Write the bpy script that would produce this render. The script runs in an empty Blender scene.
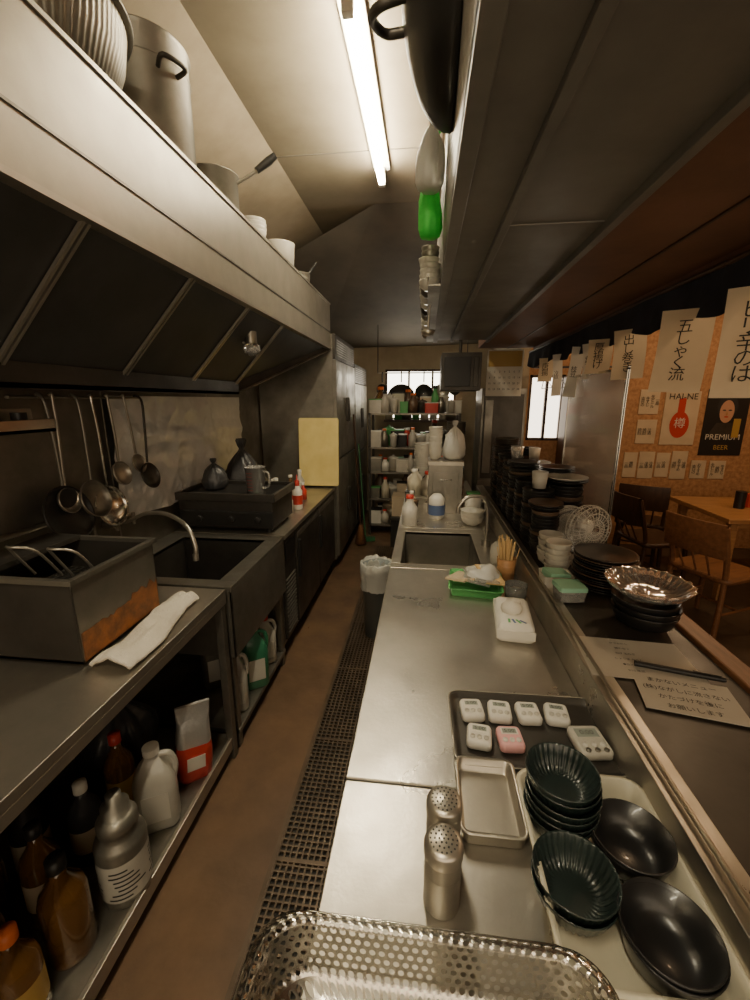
import bpy, math, random
from mathutils import Vector, Matrix, Euler, noise
random.seed(7)
PI=math.pi
C=bpy.context.scene.collection

# ------------------------------------------------------------------ materials
def mat(name,col,rough=.5,metal=0.,col2=None,nscale=6.,ndetail=5,bump=0.,bscale=40.,stretch=(1,1,1),
        rvar=0.,trans=0.,emit=0.,ior=1.45,coat=0.,nlo=.35,nhi=.7,transl=0.):
    m=bpy.data.materials.new(name); m.use_nodes=True
    nt=m.node_tree; N=nt.nodes; L=nt.links
    b=N['Principled BSDF']
    c=tuple(col)+(1,)
    b.inputs['Base Color'].default_value=c
    b.inputs['Roughness'].default_value=rough
    b.inputs['Metallic'].default_value=metal
    b.inputs['IOR'].default_value=ior
    if trans: b.inputs['Transmission Weight'].default_value=trans
    if coat: b.inputs['Coat Weight'].default_value=coat
    if emit:
        b.inputs['Emission Color'].default_value=c; b.inputs['Emission Strength'].default_value=emit
    tc=N.new('ShaderNodeTexCoord'); mp=N.new('ShaderNodeMapping'); mp.inputs['Scale'].default_value=stretch
    L.new(tc.outputs['Object'],mp.inputs['Vector'])
    if col2 is not None or rvar:
        n=N.new('ShaderNodeTexNoise'); n.inputs['Scale'].default_value=nscale; n.inputs['Detail'].default_value=ndetail
        n.inputs['Roughness'].default_value=.6
        L.new(mp.outputs['Vector'],n.inputs['Vector'])
        r=N.new('ShaderNodeMapRange'); r.inputs['From Min'].default_value=nlo; r.inputs['From Max'].default_value=nhi
        L.new(n.outputs['Fac'],r.inputs['Value'])
        if col2 is not None:
            mx=N.new('ShaderNodeMix'); mx.data_type='RGBA'
            mx.inputs[6].default_value=c; mx.inputs[7].default_value=tuple(col2)+(1,)
            L.new(r.outputs['Result'],mx.inputs[0]); L.new(mx.outputs[2],b.inputs['Base Color'])
        if rvar:
            r2=N.new('ShaderNodeMapRange'); r2.inputs['To Min'].default_value=max(.03,rough-rvar); r2.inputs['To Max'].default_value=min(1,rough+rvar)
            r2.inputs['From Min'].default_value=.3; r2.inputs['From Max'].default_value=.7
            L.new(n.outputs['Fac'],r2.inputs['Value']); L.new(r2.outputs['Result'],b.inputs['Roughness'])
    if bump:
        n2=N.new('ShaderNodeTexNoise'); n2.inputs['Scale'].default_value=bscale; n2.inputs['Detail'].default_value=4
        L.new(mp.outputs['Vector'],n2.inputs['Vector'])
        bp=N.new('ShaderNodeBump'); bp.inputs['Strength'].default_value=bump; bp.inputs['Distance'].default_value=.01
        L.new(n2.outputs['Fac'],bp.inputs['Height']); L.new(bp.outputs['Normal'],b.inputs['Normal'])
    if transl:
        t=N.new('ShaderNodeBsdfTranslucent'); t.inputs['Color'].default_value=c
        ms=N.new('ShaderNodeMixShader'); ms.inputs[0].default_value=transl
        out=N['Material Output']
        L.new(b.outputs[0],ms.inputs[1]); L.new(t.outputs[0],ms.inputs[2]); L.new(ms.outputs[0],out.inputs['Surface'])
    return m

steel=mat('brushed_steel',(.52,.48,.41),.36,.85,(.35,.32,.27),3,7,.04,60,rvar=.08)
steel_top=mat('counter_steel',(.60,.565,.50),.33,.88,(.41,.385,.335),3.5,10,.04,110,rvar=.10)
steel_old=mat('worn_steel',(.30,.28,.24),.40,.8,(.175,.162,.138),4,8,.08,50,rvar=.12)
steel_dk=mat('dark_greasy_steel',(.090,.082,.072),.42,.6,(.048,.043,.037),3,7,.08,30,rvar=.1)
filt=mat('hood_filter_dark',(.072,.071,.070),.50,.35,(.048,.047,.046),4,5,.04,30)
fascia=mat('hood_fascia_steel',(.46,.425,.355),.38,.7,(.33,.30,.245),3,7,.04,30,rvar=.08)
chrome=mat('polished_steel',(.72,.69,.63),.20,1,(.55,.53,.48),9,4)
alum=mat('dull_aluminium',(.32,.30,.255),.45,.75,(.20,.187,.16),5,5,.05,30)
foilm=mat('aluminium_foil',(.93,.92,.90),.36,.45,(.84,.83,.81),8,4,.15,22)
black=mat('black_plastic',(.018,.017,.016),.42)
blackc=mat('black_ceramic',(.010,.010,.011),.30,0,(.019,.018,.017),8,coat=.15)
greenc=mat('dark_green_glaze',(.012,.020,.018),.28,0,(.022,.033,.030),12,coat=.25)
white=mat('white_plastic',(.75,.72,.64),.42,0,(.66,.63,.56),5)
offw=mat('grey_white_ceramic',(.60,.565,.49),.3,0,(.46,.435,.375),8,coat=.3)
cream=mat('cream_plastic',(.63,.58,.45),.4,0,(.50,.46,.35),6)
papr=mat('paper',(.80,.76,.67),.8,0,(.74,.69,.60),7,transl=.25)
papr2=mat('aged_paper',(.76,.63,.45),.85,0,(.66,.53,.37),7,transl=.3)
ink=mat('ink',(.03,.028,.027),.7)
pink=mat('pink_plastic',(.80,.42,.42),.4)
lcd=mat('lcd_grey',(.30,.33,.29),.25)
red=mat('red_plastic',(.50,.045,.03),.4)
orange=mat('orange_cap',(.75,.17,.04),.4)
green=mat('green_plastic',(.10,.38,.12),.4)
dgreen=mat('dark_green_pole',(.04,.15,.06),.4)
greenbr=mat('green_net',(.12,.80,.15),.5,0,(.05,.55,.08),20,transl=.3)
mint=mat('mint_lid',(.30,.60,.42),.45)
gjug=mat('green_jug',(.04,.19,.10),.35,coat=.2)
glass=mat('clear_glass',(.95,.95,.92),.06,trans=.92)
plast=mat('clear_plastic',(.80,.79,.75),.18,trans=.75)
acryl=mat('acrylic_sheet',(.90,.89,.85),.12,trans=.72,rvar=.06,nscale=3)
amber=mat('amber_oil',(.24,.11,.028),.12,trans=.5,coat=.5)
bagm=mat('plastic_bag',(.66,.65,.60),.3,trans=.25,bump=.5,bscale=22)
greybag=mat('dark_bag',(.045,.045,.047),.35,bump=.4,bscale=25)
silverbag=mat('silver_bag',(.74,.72,.70),.30,.7,bump=.5,bscale=20)
towelm=mat('towel_cloth',(.78,.73,.63),.95,0,(.64,.59,.49),9,bump=.6,bscale=160)
rust=mat('rust_grease',(.30,.11,.03),.55,.1,(.08,.033,.014),22,7,.3,60)
wood=mat('wood_trim',(.30,.135,.06),.42,0,(.18,.08,.035),5,6,.08,30,stretch=(8,1,8),coat=.2)
woodl=mat('light_wood',(.50,.26,.11),.45,0,(.36,.175,.07),6,6,.05,30,stretch=(1,9,9),coat=.15)
woodd=mat('dark_wood',(.075,.036,.019),.42,0,(.04,.02,.011),6,6,.05,30,stretch=(6,6,1))
skew=mat('bamboo',(.70,.48,.22),.6)
plasterw=mat('kitchen_plaster',(.42,.345,.245),.8,0,(.27,.22,.155),2.2,6,.1,25)
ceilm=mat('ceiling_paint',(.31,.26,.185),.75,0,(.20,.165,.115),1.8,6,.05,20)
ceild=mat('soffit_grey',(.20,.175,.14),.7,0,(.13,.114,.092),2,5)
diningm=mat('osb_wall',(.50,.27,.13),.7,0,(.28,.135,.06),26,8,.15,60)
brownsof=mat('brown_soffit',(.25,.12,.075),.6,0,(.15,.073,.045),3,6,.05,20)
floork=mat('concrete_floor',(.185,.112,.066),.40,0,(.09,.056,.035),3.0,9,.15,30,rvar=.14)
floord=mat('dining_floor',(.10,.068,.043),.45,0,(.065,.043,.028),4,6,.05,30)
gratem=mat('grate_metal',(.15,.11,.078),.45,.5,(.085,.062,.045),8,5)
pit=mat('drain_pit',(.010,.009,.007),.6)
shelfblk=mat('black_serving_shelf',(.036,.030,.025),.38,0,(.058,.049,.041),9,7,.04,40,rvar=.08)
ohd=mat('overhead_grey_panel',(.26,.24,.21),.45,.30,(.165,.152,.134),2.2,7,.05,20,rvar=.08)
noren=mat('indigo_cloth',(.036,.038,.055),.9,0,(.020,.021,.031),12)
skin=mat('poster_skin',(.50,.27,.17),.6)
tubeE=mat('fluorescent_tube',(1,.88,.63),.5,emit=150)
winE=mat('window_daylight',(1,.91,.74),.5,emit=7.0)
winE2=mat('window_dim_glow',(1,.86,.68),.5,emit=4.0)
fillE=mat('rear_fill_glow',(1,.84,.62),.5,emit=1.9)  # glow for the added fill panel behind the camera
yell=mat('yellow_board',(.86,.70,.28),.55,0,(.74,.58,.21),5)
gold=mat('label_gold',(.42,.26,.07),.5)
bluel=mat('label_blue',(.10,.15,.30),.5)
brownpl=mat('brown_plate',(.15,.09,.055),.35,0,(.07,.045,.03),14,coat=.3)

# ------------------------------------------------------------------ mesh builder
class B:
    def __init__(s): s.v=[];s.f=[];s.m=[];s.s=[];s.mats=[]
    def mi(s,m):
        if m not in s.mats: s.mats.append(m)
        return s.mats.index(m)
    def add(s,vs,fs,m,smooth=False,M=None):
        o=len(s.v); k=s.mi(m)
        s.v+= [tuple(M@Vector(v)) if M else tuple(v) for v in vs]
        for f in fs:
            s.f.append(tuple(o+i for i in f)); s.m.append(k); s.s.append(smooth)
        return s
    def box(s,x0,x1,y0,y1,z0,z1,m,M=None):
        vs=[(x0,y0,z0),(x1,y0,z0),(x1,y1,z0),(x0,y1,z0),(x0,y0,z1),(x1,y0,z1),(x1,y1,z1),(x0,y1,z1)]
        return s.add(vs,[(0,3,2,1),(4,5,6,7),(0,1,5,4),(1,2,6,5),(2,3,7,6),(3,0,4,7)],m,False,M)
    def cb(s,c,d,m,rot=(0,0,0)):
        M=Matrix.Translation(c)@Euler(rot).to_matrix().to_4x4()
        return s.box(-d[0]/2,d[0]/2,-d[1]/2,d[1]/2,-d[2]/2,d[2]/2,m,M)
    def loft(s,loops,m,smooth=True,cap0=False,cap1=False,M=None):
        n=len(loops[0]); vs=[p for l in loops for p in l]; fs=[]
        for i in range(len(loops)-1):
            for j in range(n):
                k=(j+1)%n
                fs.append((i*n+j,i*n+k,(i+1)*n+k,(i+1)*n+j))
        s.add(vs,fs,m,smooth,M)
        if cap0: s.add(loops[0],[tuple(range(n))[::-1]],m,False,M)
        if cap1: s.add(loops[-1],[tuple(range(n))],m,False,M)
        return s
    def lathe(s,prof,m,c=(0,0,0),seg=32,flute=None,smooth=True,M=None,cap0=False,cap1=False):
        loops=[]
        for (r,z) in prof:
            l=[]
            for j in range(seg):
                a=2*PI*j/seg; rr=r
                if flute: rr=r+flute[1]*max(0,math.sin(PI*min(1,r/flute[2])))*math.cos(flute[0]*a)
                l.append((c[0]+rr*math.cos(a),c[1]+rr*math.sin(a),c[2]+z))
            loops.append(l)
        return s.loft(loops,m,smooth,cap0,cap1,M)
    def cyl(s,c,r,h,m,seg=24,M=None):
        return s.lathe([(r,0),(r,h)],m,c,seg,None,True,M,True,True)
    def tube(s,pts,r,m,seg=8,closed=False,cap=True):
        P=[Vector(p) for p in pts]; n=len(P); loops=[]
        up=Vector((0,0,1)); prev=None
        for i in range(n):
            if closed: t=(P[(i+1)%n]-P[i-1])
            else: t=P[min(i+1,n-1)]-P[max(i-1,0)]
            t.normalize()
            if prev is None:
                a=t.cross(up)
                if a.length<.05: a=t.cross(Vector((1,0,0)))
            else: a=prev-t*prev.dot(t)
            a.normalize(); prev=a; b=t.cross(a)
            rr=r[i] if isinstance(r,(list,tuple)) else r
            loops.append([tuple(P[i]+a*rr*math.cos(2*PI*k/seg)+b*rr*math.sin(2*PI*k/seg)) for k in range(seg)])
        if closed: loops.append(loops[0])
        return s.loft(loops,m,True,cap and not closed,cap and not closed)
    def sphere(s,c,r,m,seg=20,sc=(1,1,1),nz=None,K=10,fr=14):
        loops=[]
        for i in range(K+1):
            ph=-PI/2+PI*i/K; rr=max(math.cos(ph),.001)
            loops.append([(c[0]+sc[0]*r*rr*math.cos(2*PI*j/seg),c[1]+sc[1]*r*rr*math.sin(2*PI*j/seg),c[2]+sc[2]*r*math.sin(ph)) for j in range(seg)])
        if nz:
            loops=[[tuple(Vector(p)+ (Vector(p)-Vector(c)).normalized()*nz*noise.noise(Vector(p)*fr)) for p in l] for l in loops]
        return s.loft(loops,m,True)
    def quad(s,a,b,c,d,m): return s.add([a,b,c,d],[(0,1,2,3)],m)
    def text(s,t,M,size,m,align='CENTER'):
        try:
            cu=bpy.data.curves.new('t','FONT'); cu.body=t; cu.size=size; cu.align_x=align; cu.align_y='CENTER'; cu.resolution_u=2
            cu.space_line=.8
            o=bpy.data.objects.new('t',cu); C.objects.link(o); bpy.context.view_layer.update()
            me=bpy.data.meshes.new_from_object(o.evaluated_get(bpy.context.evaluated_depsgraph_get()))
            s.add([tuple(v.co) for v in me.vertices],[tuple(p.vertices) for p in me.polygons],m,False,M)
            bpy.data.objects.remove(o); bpy.data.meshes.remove(me)
        except Exception as e: print('text',e)
        return s
    def perf(s,fn,nu,nv,m,hr=.34,stag=True):
        ring=[(0,0),(.5,0),(1,0),(1,.5),(1,1),(.5,1),(0,1),(0,.5)]
        for j in range(nv):
            off=.5 if (stag and j%2) else 0
            for i in range(nu):
                vs=[];
                for (a,b) in ring: vs.append(tuple(fn((i+a+off)/nu,(j+b)/nv)))
                for (a,b) in ring:
                    d=Vector((a-.5,b-.5)).normalized()*hr
                    vs.append(tuple(fn((i+.5+d.x+off)/nu,(j+.5+d.y)/nv)))
                s.add(vs,[(k,(k+1)%8,8+(k+1)%8,8+k) for k in range(8)],m,True)
        return s
    def done(s,name,loc=(0,0,0),rot=(0,0,0),bevel=0.,solid=0.,sub=0):
        me=bpy.data.meshes.new(name); me.from_pydata(s.v,[],s.f); 
        for m in s.mats: me.materials.append(m)
        me.polygons.foreach_set('material_index',s.m); me.polygons.foreach_set('use_smooth',s.s)
        me.validate(); me.update()
        o=bpy.data.objects.new(name,me); C.objects.link(o); o.location=loc; o.rotation_euler=rot
        if sub:
            d=o.modifiers.new('s','SUBSURF'); d.levels=sub; d.render_levels=sub
        if solid:
            d=o.modifiers.new('t','SOLIDIFY'); d.thickness=solid; d.offset=0
        if bevel:
            d=o.modifiers.new('b','BEVEL'); d.width=bevel; d.segments=2; d.limit_method='ANGLE'; d.angle_limit=math.radians(50)
        return o

def rr(w,d,r,z=0,n=5,c=(0,0)):
    l=[]
    for (sx,sy,a0) in ((1,1,0),(-1,1,90),(-1,-1,180),(1,-1,270)):
        for k in range(n+1):
            a=math.radians(a0+90*k/n)
            l.append((c[0]+sx*(w/2-r)+r*math.cos(a),c[1]+sy*(d/2-r)+r*math.sin(a),z))
    return l
def rrt(b,w,d,r,prof,m,c=(0,0),cap0=True,cap1=False,smooth=True,n=5,M=None):
    b.loft([rr(w-2*i,d-2*i,max(r-i,.0015),z,n,c) for (i,z) in prof],m,smooth,cap0,cap1,M); return b
def bez(p,n=10):
    out=[]; 
    for i in range(len(p)-1):
        p0=Vector(p[max(i-1,0)]);p1=Vector(p[i]);p2=Vector(p[i+1]);p3=Vector(p[min(i+2,len(p)-1)])
        for k in range(n):
            t=k/n
            out.append(tuple(.5*((2*p1)+(p2-p0)*t+(2*p0-5*p1+4*p2-p3)*t*t+(3*p1-p0-3*p2+p3)*t**3)))
    out.append(tuple(p[-1])); return out
def bag(b,c,r,h,m,sd=0,pleats=11):
    """tied plastic bag: pleated belly gathered to a knot with two ears"""
    prof=[(.05,0),(.75,.01),(.98,.12),(1.0,.30),(.92,.48),(.70,.64),(.40,.76),(.16,.83),(.12,.86),(.20,.90),(.26,.97),(.22,1.0)]
    loops=[]
    for (q,z) in prof:
        l=[]
        for j in range(66):
            a=2*PI*j/66; w=.03+.08*z
            rad=r*q*(1+w*math.sin(pleats*a+sd+5*noise.noise(Vector((math.cos(a),math.sin(a),z*2+sd))))+.22*noise.noise(Vector((math.cos(a)*1.5,math.sin(a)*1.5,z*3+sd))))
            l.append((c[0]+rad*math.cos(a),c[1]+rad*math.sin(a),c[2]+h*z))
        loops.append(l)
    return b.loft(loops,m,True,True,False)

# ------------------------------------------------------------------ room shell
B().box(-1.6,.50,-1.6,6.25,-.08,-.001,floork).done('floor')
B().box(.50,4.7,-1.6,5.1,-.08,-.001,floord).done('floor')
B().box(-1.65,-1.552,-1.6,6.3,0,3.2,plasterw).done('wall_left')
b=B(); b.box(-1.6,-.57,6.2,6.3,0,3.2,plasterw).box(.43,1.0,6.2,6.3,0,3.2,plasterw).box(-.57,.43,6.2,6.3,0,1.37,plasterw).box(-.57,.43,6.2,6.3,2.07,3.2,plasterw)
b.done('wall_far')
b=B(); b.box(.95,1.15,5.0,5.1,0,3.2,diningm).box(1.53,4.7,5.0,5.1,0,3.2,diningm).box(1.15,1.53,5.0,5.1,0,1.2,diningm).box(1.15,1.53,5.0,5.1,1.92,3.2,diningm)
b.done('wall_dining')
B().box(.90,1.0,4.4,6.3,0,3.2,plasterw).done('wall_partition')
B().box(4.6,4.7,-1.6,5.1,0,3.2,diningm).done('wall_right')
b=B(); b.box(-1.6,-1.3,-1.7,-1.6,0,3.2,plasterw).box(2.6,4.7,-1.7,-1.6,0,3.2,plasterw).box(-1.3,2.6,-1.7,-1.6,0,.9,plasterw).box(-1.3,2.6,-1.7,-1.6,2.5,3.2,plasterw); b.done('wall_back')
b=B(); b.box(-.95,4.7,-1.7,6.3,3.10,3.2,ceilm)
b.add([(-.95,-1.7,3.1),(-.95,6.3,3.1),(-1.56,6.3,2.86),(-1.56,-1.7,2.86)],[(0,1,2,3)],plasterw)
b.done('ceiling')
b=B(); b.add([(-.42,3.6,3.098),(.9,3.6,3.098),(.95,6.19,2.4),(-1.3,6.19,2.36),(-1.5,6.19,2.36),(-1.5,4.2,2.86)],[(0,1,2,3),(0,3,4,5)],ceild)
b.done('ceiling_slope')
b=B()
for y in (1.1,2.9): b.box(-.95,.9,y,y+.008,3.097,3.101,ceild)
b.box(.05,.058,-1.6,3.6,3.097,3.101,ceild); b.done('trim_ceiling')
def window(name,x0,x1,z0,z1,y,em,nv=2,s=1):
    b=B(); b.quad((x0,y+.05*s,z0),(x1,y+.05*s,z0),(x1,y+.05*s,z1),(x0,y+.05*s,z1),em)
    a,c=sorted((y+.01*s,y+.045*s))
    for x in [x0+.0,x1-.03]+[x0+(x1-x0)*k/nv-.012 for k in range(1,nv)]: b.box(x,x+.03,a,c,z0,z1,woodd)
    b.box(x0,x1,a,c,z0,z0+.03,woodd).box(x0,x1,a,c,z1-.03,z1,woodd)
    return b.done(name)
window('window_1',-.57,.43,1.37,2.07,6.2,winE,3)
window('window_2',1.15,1.53,1.2,1.92,5.0,winE2,2)
window('rear_fill_panel',-1.3,2.6,.9,2.5,-1.6,fillE,5,-1)  # added glowing panel behind the camera, brightens the foreground

# ------------------------------------------------------------------ lights / fixtures
def tubelight(name,x,y0,y1,z):
    b=B(); b.box(x-.05,x+.05,y0-.04,y1+.04,z+.075,z+.1,white)
    b.box(x-.02,x+.02,y0-.04,y0-.005,z-.02,z+.08,white).box(x-.02,x+.02,y1+.005,y1+.04,z-.02,z+.08,white)
    b.tube([(x,y0,z),(x,y1,z)],.022,tubeE,12)
    return b.done(name)
tubelight('fluorescent_light',-.31,1.85,3.04,3.0)
tubelight('fluorescent_light',-.31,-1.1,.1,3.0)
def lamp(name,loc,power,col,rad=.06):
    l=bpy.data.lights.new(name+'_bulb','POINT'); l.energy=power; l.color=col; l.shadow_soft_size=rad
    o=bpy.data.objects.new('fill_bulb_light',l); C.objects.link(o)
    b=B(); b.tube([(0,0,.02),(0,0,3.1-loc[2])],.004,black)
    b.lathe([(.03,.06),(.05,.05),(.14,-.06),(.138,-.06),(.045,.045)],black)
    s=b.done(name,loc); o.parent=s; o.location=(0,0,-.08)
for p,e in (((2.3,3.6,2.66),24),((3.5,3.6,2.66),20),((2.9,1.8,2.66),16),((1.35,2.2,2.66),18)):
    lamp('dining_fill_lamp',p,e,(1,.66,.36))  # added lamps, hidden behind the valance, warm fill for the dining side

# ------------------------------------------------------------------ left worktable, sink, fridge
b=B()
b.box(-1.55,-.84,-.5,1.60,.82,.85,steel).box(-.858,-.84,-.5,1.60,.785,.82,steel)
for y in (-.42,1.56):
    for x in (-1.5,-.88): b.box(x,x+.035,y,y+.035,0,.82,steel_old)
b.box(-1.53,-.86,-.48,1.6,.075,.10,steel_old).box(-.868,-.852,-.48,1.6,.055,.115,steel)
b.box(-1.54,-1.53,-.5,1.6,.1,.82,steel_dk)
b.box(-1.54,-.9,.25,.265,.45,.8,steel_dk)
b.done('steel_worktable',bevel=.002)
b=B(); b.box(-1.551,-1.54,-.5,3.86,.85,1.78,steel_old)
for y in (.6,1.9,2.9): b.box(-1.541,-1.537,y,y+.006,.86,1.77,steel)
b.done('steel_backsplash')
# foil sheet: crumpled, hand-smoothed, with sharp fold ridges
b=B(); nu,nv=120,50; vs=[]
random.seed(21)
folds=[(random.uniform(0,PI),random.uniform(-1,4),random.uniform(.008,.018),random.uniform(7,15)) for k in range(30)]
def foilh(y,z):
    h=.014*noise.noise(Vector((y*2.2,z*2.6,1)))
    for (a,o,am,w) in folds:
        d=abs((y*math.cos(a)+z*math.sin(a)-o)+.06*noise.noise(Vector((y*3,z*3,a*5))))*w
        if d<1: h+=am*(1-d)
    q=noise.noise(Vector((y*7,z*7,5))); q2=noise.noise(Vector((y*15,z*15,8)))
    return .018+min(h+.009*(1-2*abs(q))+.004*(1-2*abs(q2)),.05)
for j in range(nv+1):
    for i in range(nu+1):
        y=1.90+1.48*i/nu; z=1.04+.63*j/nv
        if j==0: z+=.02*noise.noise(Vector((y*5,1,1)))
        vs.append((-1.538+foilh(y,z),y,z))
b.add(vs,[(j*(nu+1)+i,j*(nu+1)+i+1,(j+1)*(nu+1)+i+1,(j+1)*(nu+1)+i) for j in range(nv) for i in range(nu)],foilm,False); b.done('foil_sheet')

def sinkunit(name,x0,x1,y0,y1,bx0,bx1,by0,by1,zb,m,apx,apz,shelf=True,inner=None):
    b=B(); z=.85; t=.02; q=inner or m
    b.box(x0,x1,y0,by0,z-t,z,m).box(x0,x1,by1,y1,z-t,z,m).box(x0,bx0,by0,by1,z-t,z,m).box(bx1,x1,by0,by1,z-t,z,m)
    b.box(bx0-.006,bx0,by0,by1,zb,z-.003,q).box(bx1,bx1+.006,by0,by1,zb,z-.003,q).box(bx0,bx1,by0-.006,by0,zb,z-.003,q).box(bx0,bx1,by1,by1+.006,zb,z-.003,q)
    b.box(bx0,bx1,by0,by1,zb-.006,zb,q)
    b.lathe([(.055,.004),(.045,.004),(.03,-.002),(.001,-.002)],chrome,((bx0+bx1)/2,(by0+by1)/2,zb+.002),20)
    b.box(x0,x1,y0,y0+.008,apz,z-t,m).box(x0,x1,y1-.008,y1,apz,z-t,m)
    if apx<(x0+x1)/2: b.box(apx,apx+.01,y0,y1,apz,z-t,m)
    else: b.box(apx-.01,apx,y0,y1,apz,z-t,m)
    for (xa,ya) in ((x0+.02,y0+.01),(x1-.06,y0+.01),(x0+.02,y1-.05),(x1-.06,y1-.05)): b.box(xa,xa+.035,ya,ya+.035,0,apz+.05,m)
    if shelf: b.box(x0+.02,x1-.02,y0+.01,y1-.01,.075,.10,m)
    return b.done(name,bevel=.002)
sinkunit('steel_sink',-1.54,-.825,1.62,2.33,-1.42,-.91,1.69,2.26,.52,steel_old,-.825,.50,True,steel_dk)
b=B(); b.tube(bez([(-1.535,1.86,1.06),(-1.46,1.86,1.06),(-1.34,1.84,1.11),(-1.2,1.80,1.12),(-1.08,1.75,1.08),(-1.03,1.72,1.0),(-1.03,1.715,.95)],6),.010,steel,10)
b.cyl((-1.03,1.715,.93),.013,.03,steel,12)
for y in (1.80,1.92):
    b.tube([(-1.535,y,1.06),(-1.47,y,1.06)],.018,steel,12); b.tube([(-1.47,y-.03,1.06),(-1.47,y+.03,1.06)],.009,steel,8); b.tube([(-1.47,y,1.03),(-1.47,y,1.09)],.009,steel,8)
b.tube([(-1.50,1.78,1.06),(-1.50,1.94,1.06)],.016,steel,12)
b.done('wall_faucet')
b=B(); b.tube([(-1.515,-.4,1.16),(-1.515,1.70,1.16),(-1.515,1.72,.88)],.012,steel,8)
for y in (.2,.9,1.5): b.box(-1.54,-1.50,y,y+.02,1.145,1.175,steel_old)
b.done('gas_pipe')

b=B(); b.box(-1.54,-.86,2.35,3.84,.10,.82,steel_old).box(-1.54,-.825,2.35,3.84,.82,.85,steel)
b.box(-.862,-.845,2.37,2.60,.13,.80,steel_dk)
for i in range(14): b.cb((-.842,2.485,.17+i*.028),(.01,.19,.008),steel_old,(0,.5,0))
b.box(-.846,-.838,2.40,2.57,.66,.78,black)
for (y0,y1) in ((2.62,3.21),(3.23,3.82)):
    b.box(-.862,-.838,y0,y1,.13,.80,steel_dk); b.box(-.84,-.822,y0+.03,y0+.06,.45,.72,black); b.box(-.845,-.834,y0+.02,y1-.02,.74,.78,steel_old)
for y in (2.42,3.78):
    for x in (-.92,-1.45): b.cyl((x,y,0),.02,.1,black,12)
b.done('undercounter_refrigerator',bevel=.003)

b=B(); b.box(-1.5,-.90,2.37,2.76,.88,1.07,steel_dk)
b.box(-1.51,-.88,2.355,2.375,1.05,1.10,steel_dk).box(-1.51,-.88,2.755,2.775,1.05,1.10,steel_dk).box(-.90,-.88,2.36,2.77,1.05,1.10,steel_old).box(-1.51,-1.49,2.36,2.77,1.05,1.10,steel_dk)
b.box(-1.49,-.90,2.375,2.755,1.07,1.078,black)
b.box(-1.48,-.89,2.34,2.37,.90,.99,black)
for x in (-1.35,-1.15,-.98): b.lathe([(.02,0),(.02,.02),(.001,.02)],black,M=Matrix.Translation((x,2.34,.945))@Matrix.Rotation(PI/2,4,'X'),seg=16)
for x in (-1.46,-.94):
    for y in (2.41,2.72): b.cyl((x,y,.85),.018,.035,black,12)
b.done('gas_griddle',bevel=.003)

# table fryer
b=B(); x0,x1,y0,y1,z0,z1=-1.44,-1.01,1.02,1.40,.865,1.13
t=.004
b.box(x0,x1,y0,y0+t,z0,z1,steel_dk).box(x0,x1,y1-t,y1,z0,z1,steel_dk).box(x0,x0+t,y0,y1,z0,z1,steel_dk).box(x1-t,x1,y0,y1,z0,z1,steel_old).box(x0,x1,y0,y1,z0,z0+.01,steel_dk)
b.box(x0+.01,x1-.01,y0+.01,y1-.01,1.00,1.01,black)
for (a,c,d,e) in ((x0-.012,x1+.012,y0-.012,y0+.006),(x0-.012,x1+.012,y1-.006,y1+.012),(x0-.012,x0+.006,y0,y1),(x1-.006,x1+.012,y0,y1)): b.box(a,c,d,e,z1-.004,z1+.012,steel_old)
b.box(x0+.0,x0+.14,y0,y1,z1+.0,z1+.018,steel_dk)
nn=30
pts=[(x1+.0015,y0+.006+(y1-y0-.012)*k/nn) for k in range(nn+1)]
up=[(p[0],p[1],z0+.10+.022*noise.noise(Vector((k*.5,2,1)))+(.02 if k>18 else 0)) for k,p in enumerate(pts)]
lo=[(p[0],p[1],z0+.006) for p in pts]
b.add(lo+up,[(k,k+1,nn+2+k,nn+1+k) for k in range(nn)],rust)
for x in (x0+.20,x1-.09):
    b.tube(bez([(x-.05,y0+.16,z1-.05),(x-.045,y0+.09,z1+.06),(x,y0+.05,z1+.085),(x+.045,y0+.09,z1+.06),(x+.05,y0+.16,z1-.05)],5),.0045,steel,6)
    for k in range(6): b.tube([(x-.065+k*.026,y0+.10,z1-.09),(x-.065+k*.026,y1-.06,z1-.09)],.0018,steel_dk,5)
    for k in range(6): b.tube([(x-.065,y0+.10+k*.044,z1-.09),(x+.065,y0+.10+k*.044,z1-.09)],.0018,steel_dk,5)
for x in (x0+.03,x1-.05):
    for y in (y0+.03,y1-.05): b.box(x,x+.02,y,y+.02,.851,z0+.002,black)
b.done('table_fryer',bevel=.002)

b=B(); vs=[];nu,nv=30,14
for j in range(nv+1):
    for i in range(nu+1):
        u=i/nu;v=j/nv
        y=1.02+.46*u; x=-.995+(.135-.03*u)*v+.012*math.sin(u*6)+.01*noise.noise(Vector((u*4,v*2,7)))
        z=.858+.028*math.sin(v*PI)**.6*(1+.6*noise.noise(Vector((u*5,v*3,0))))+.012*abs(noise.noise(Vector((u*8,v*5,4))))
        vs.append((x,y,z))
b.add(vs,[(j*(nu+1)+i,j*(nu+1)+i+1,(j+1)*(nu+1)+i+1,(j+1)*(nu+1)+i) for j in range(nv) for i in range(nu)],towelm,True)
b.done('folded_towel',solid=.012,sub=1)

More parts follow.
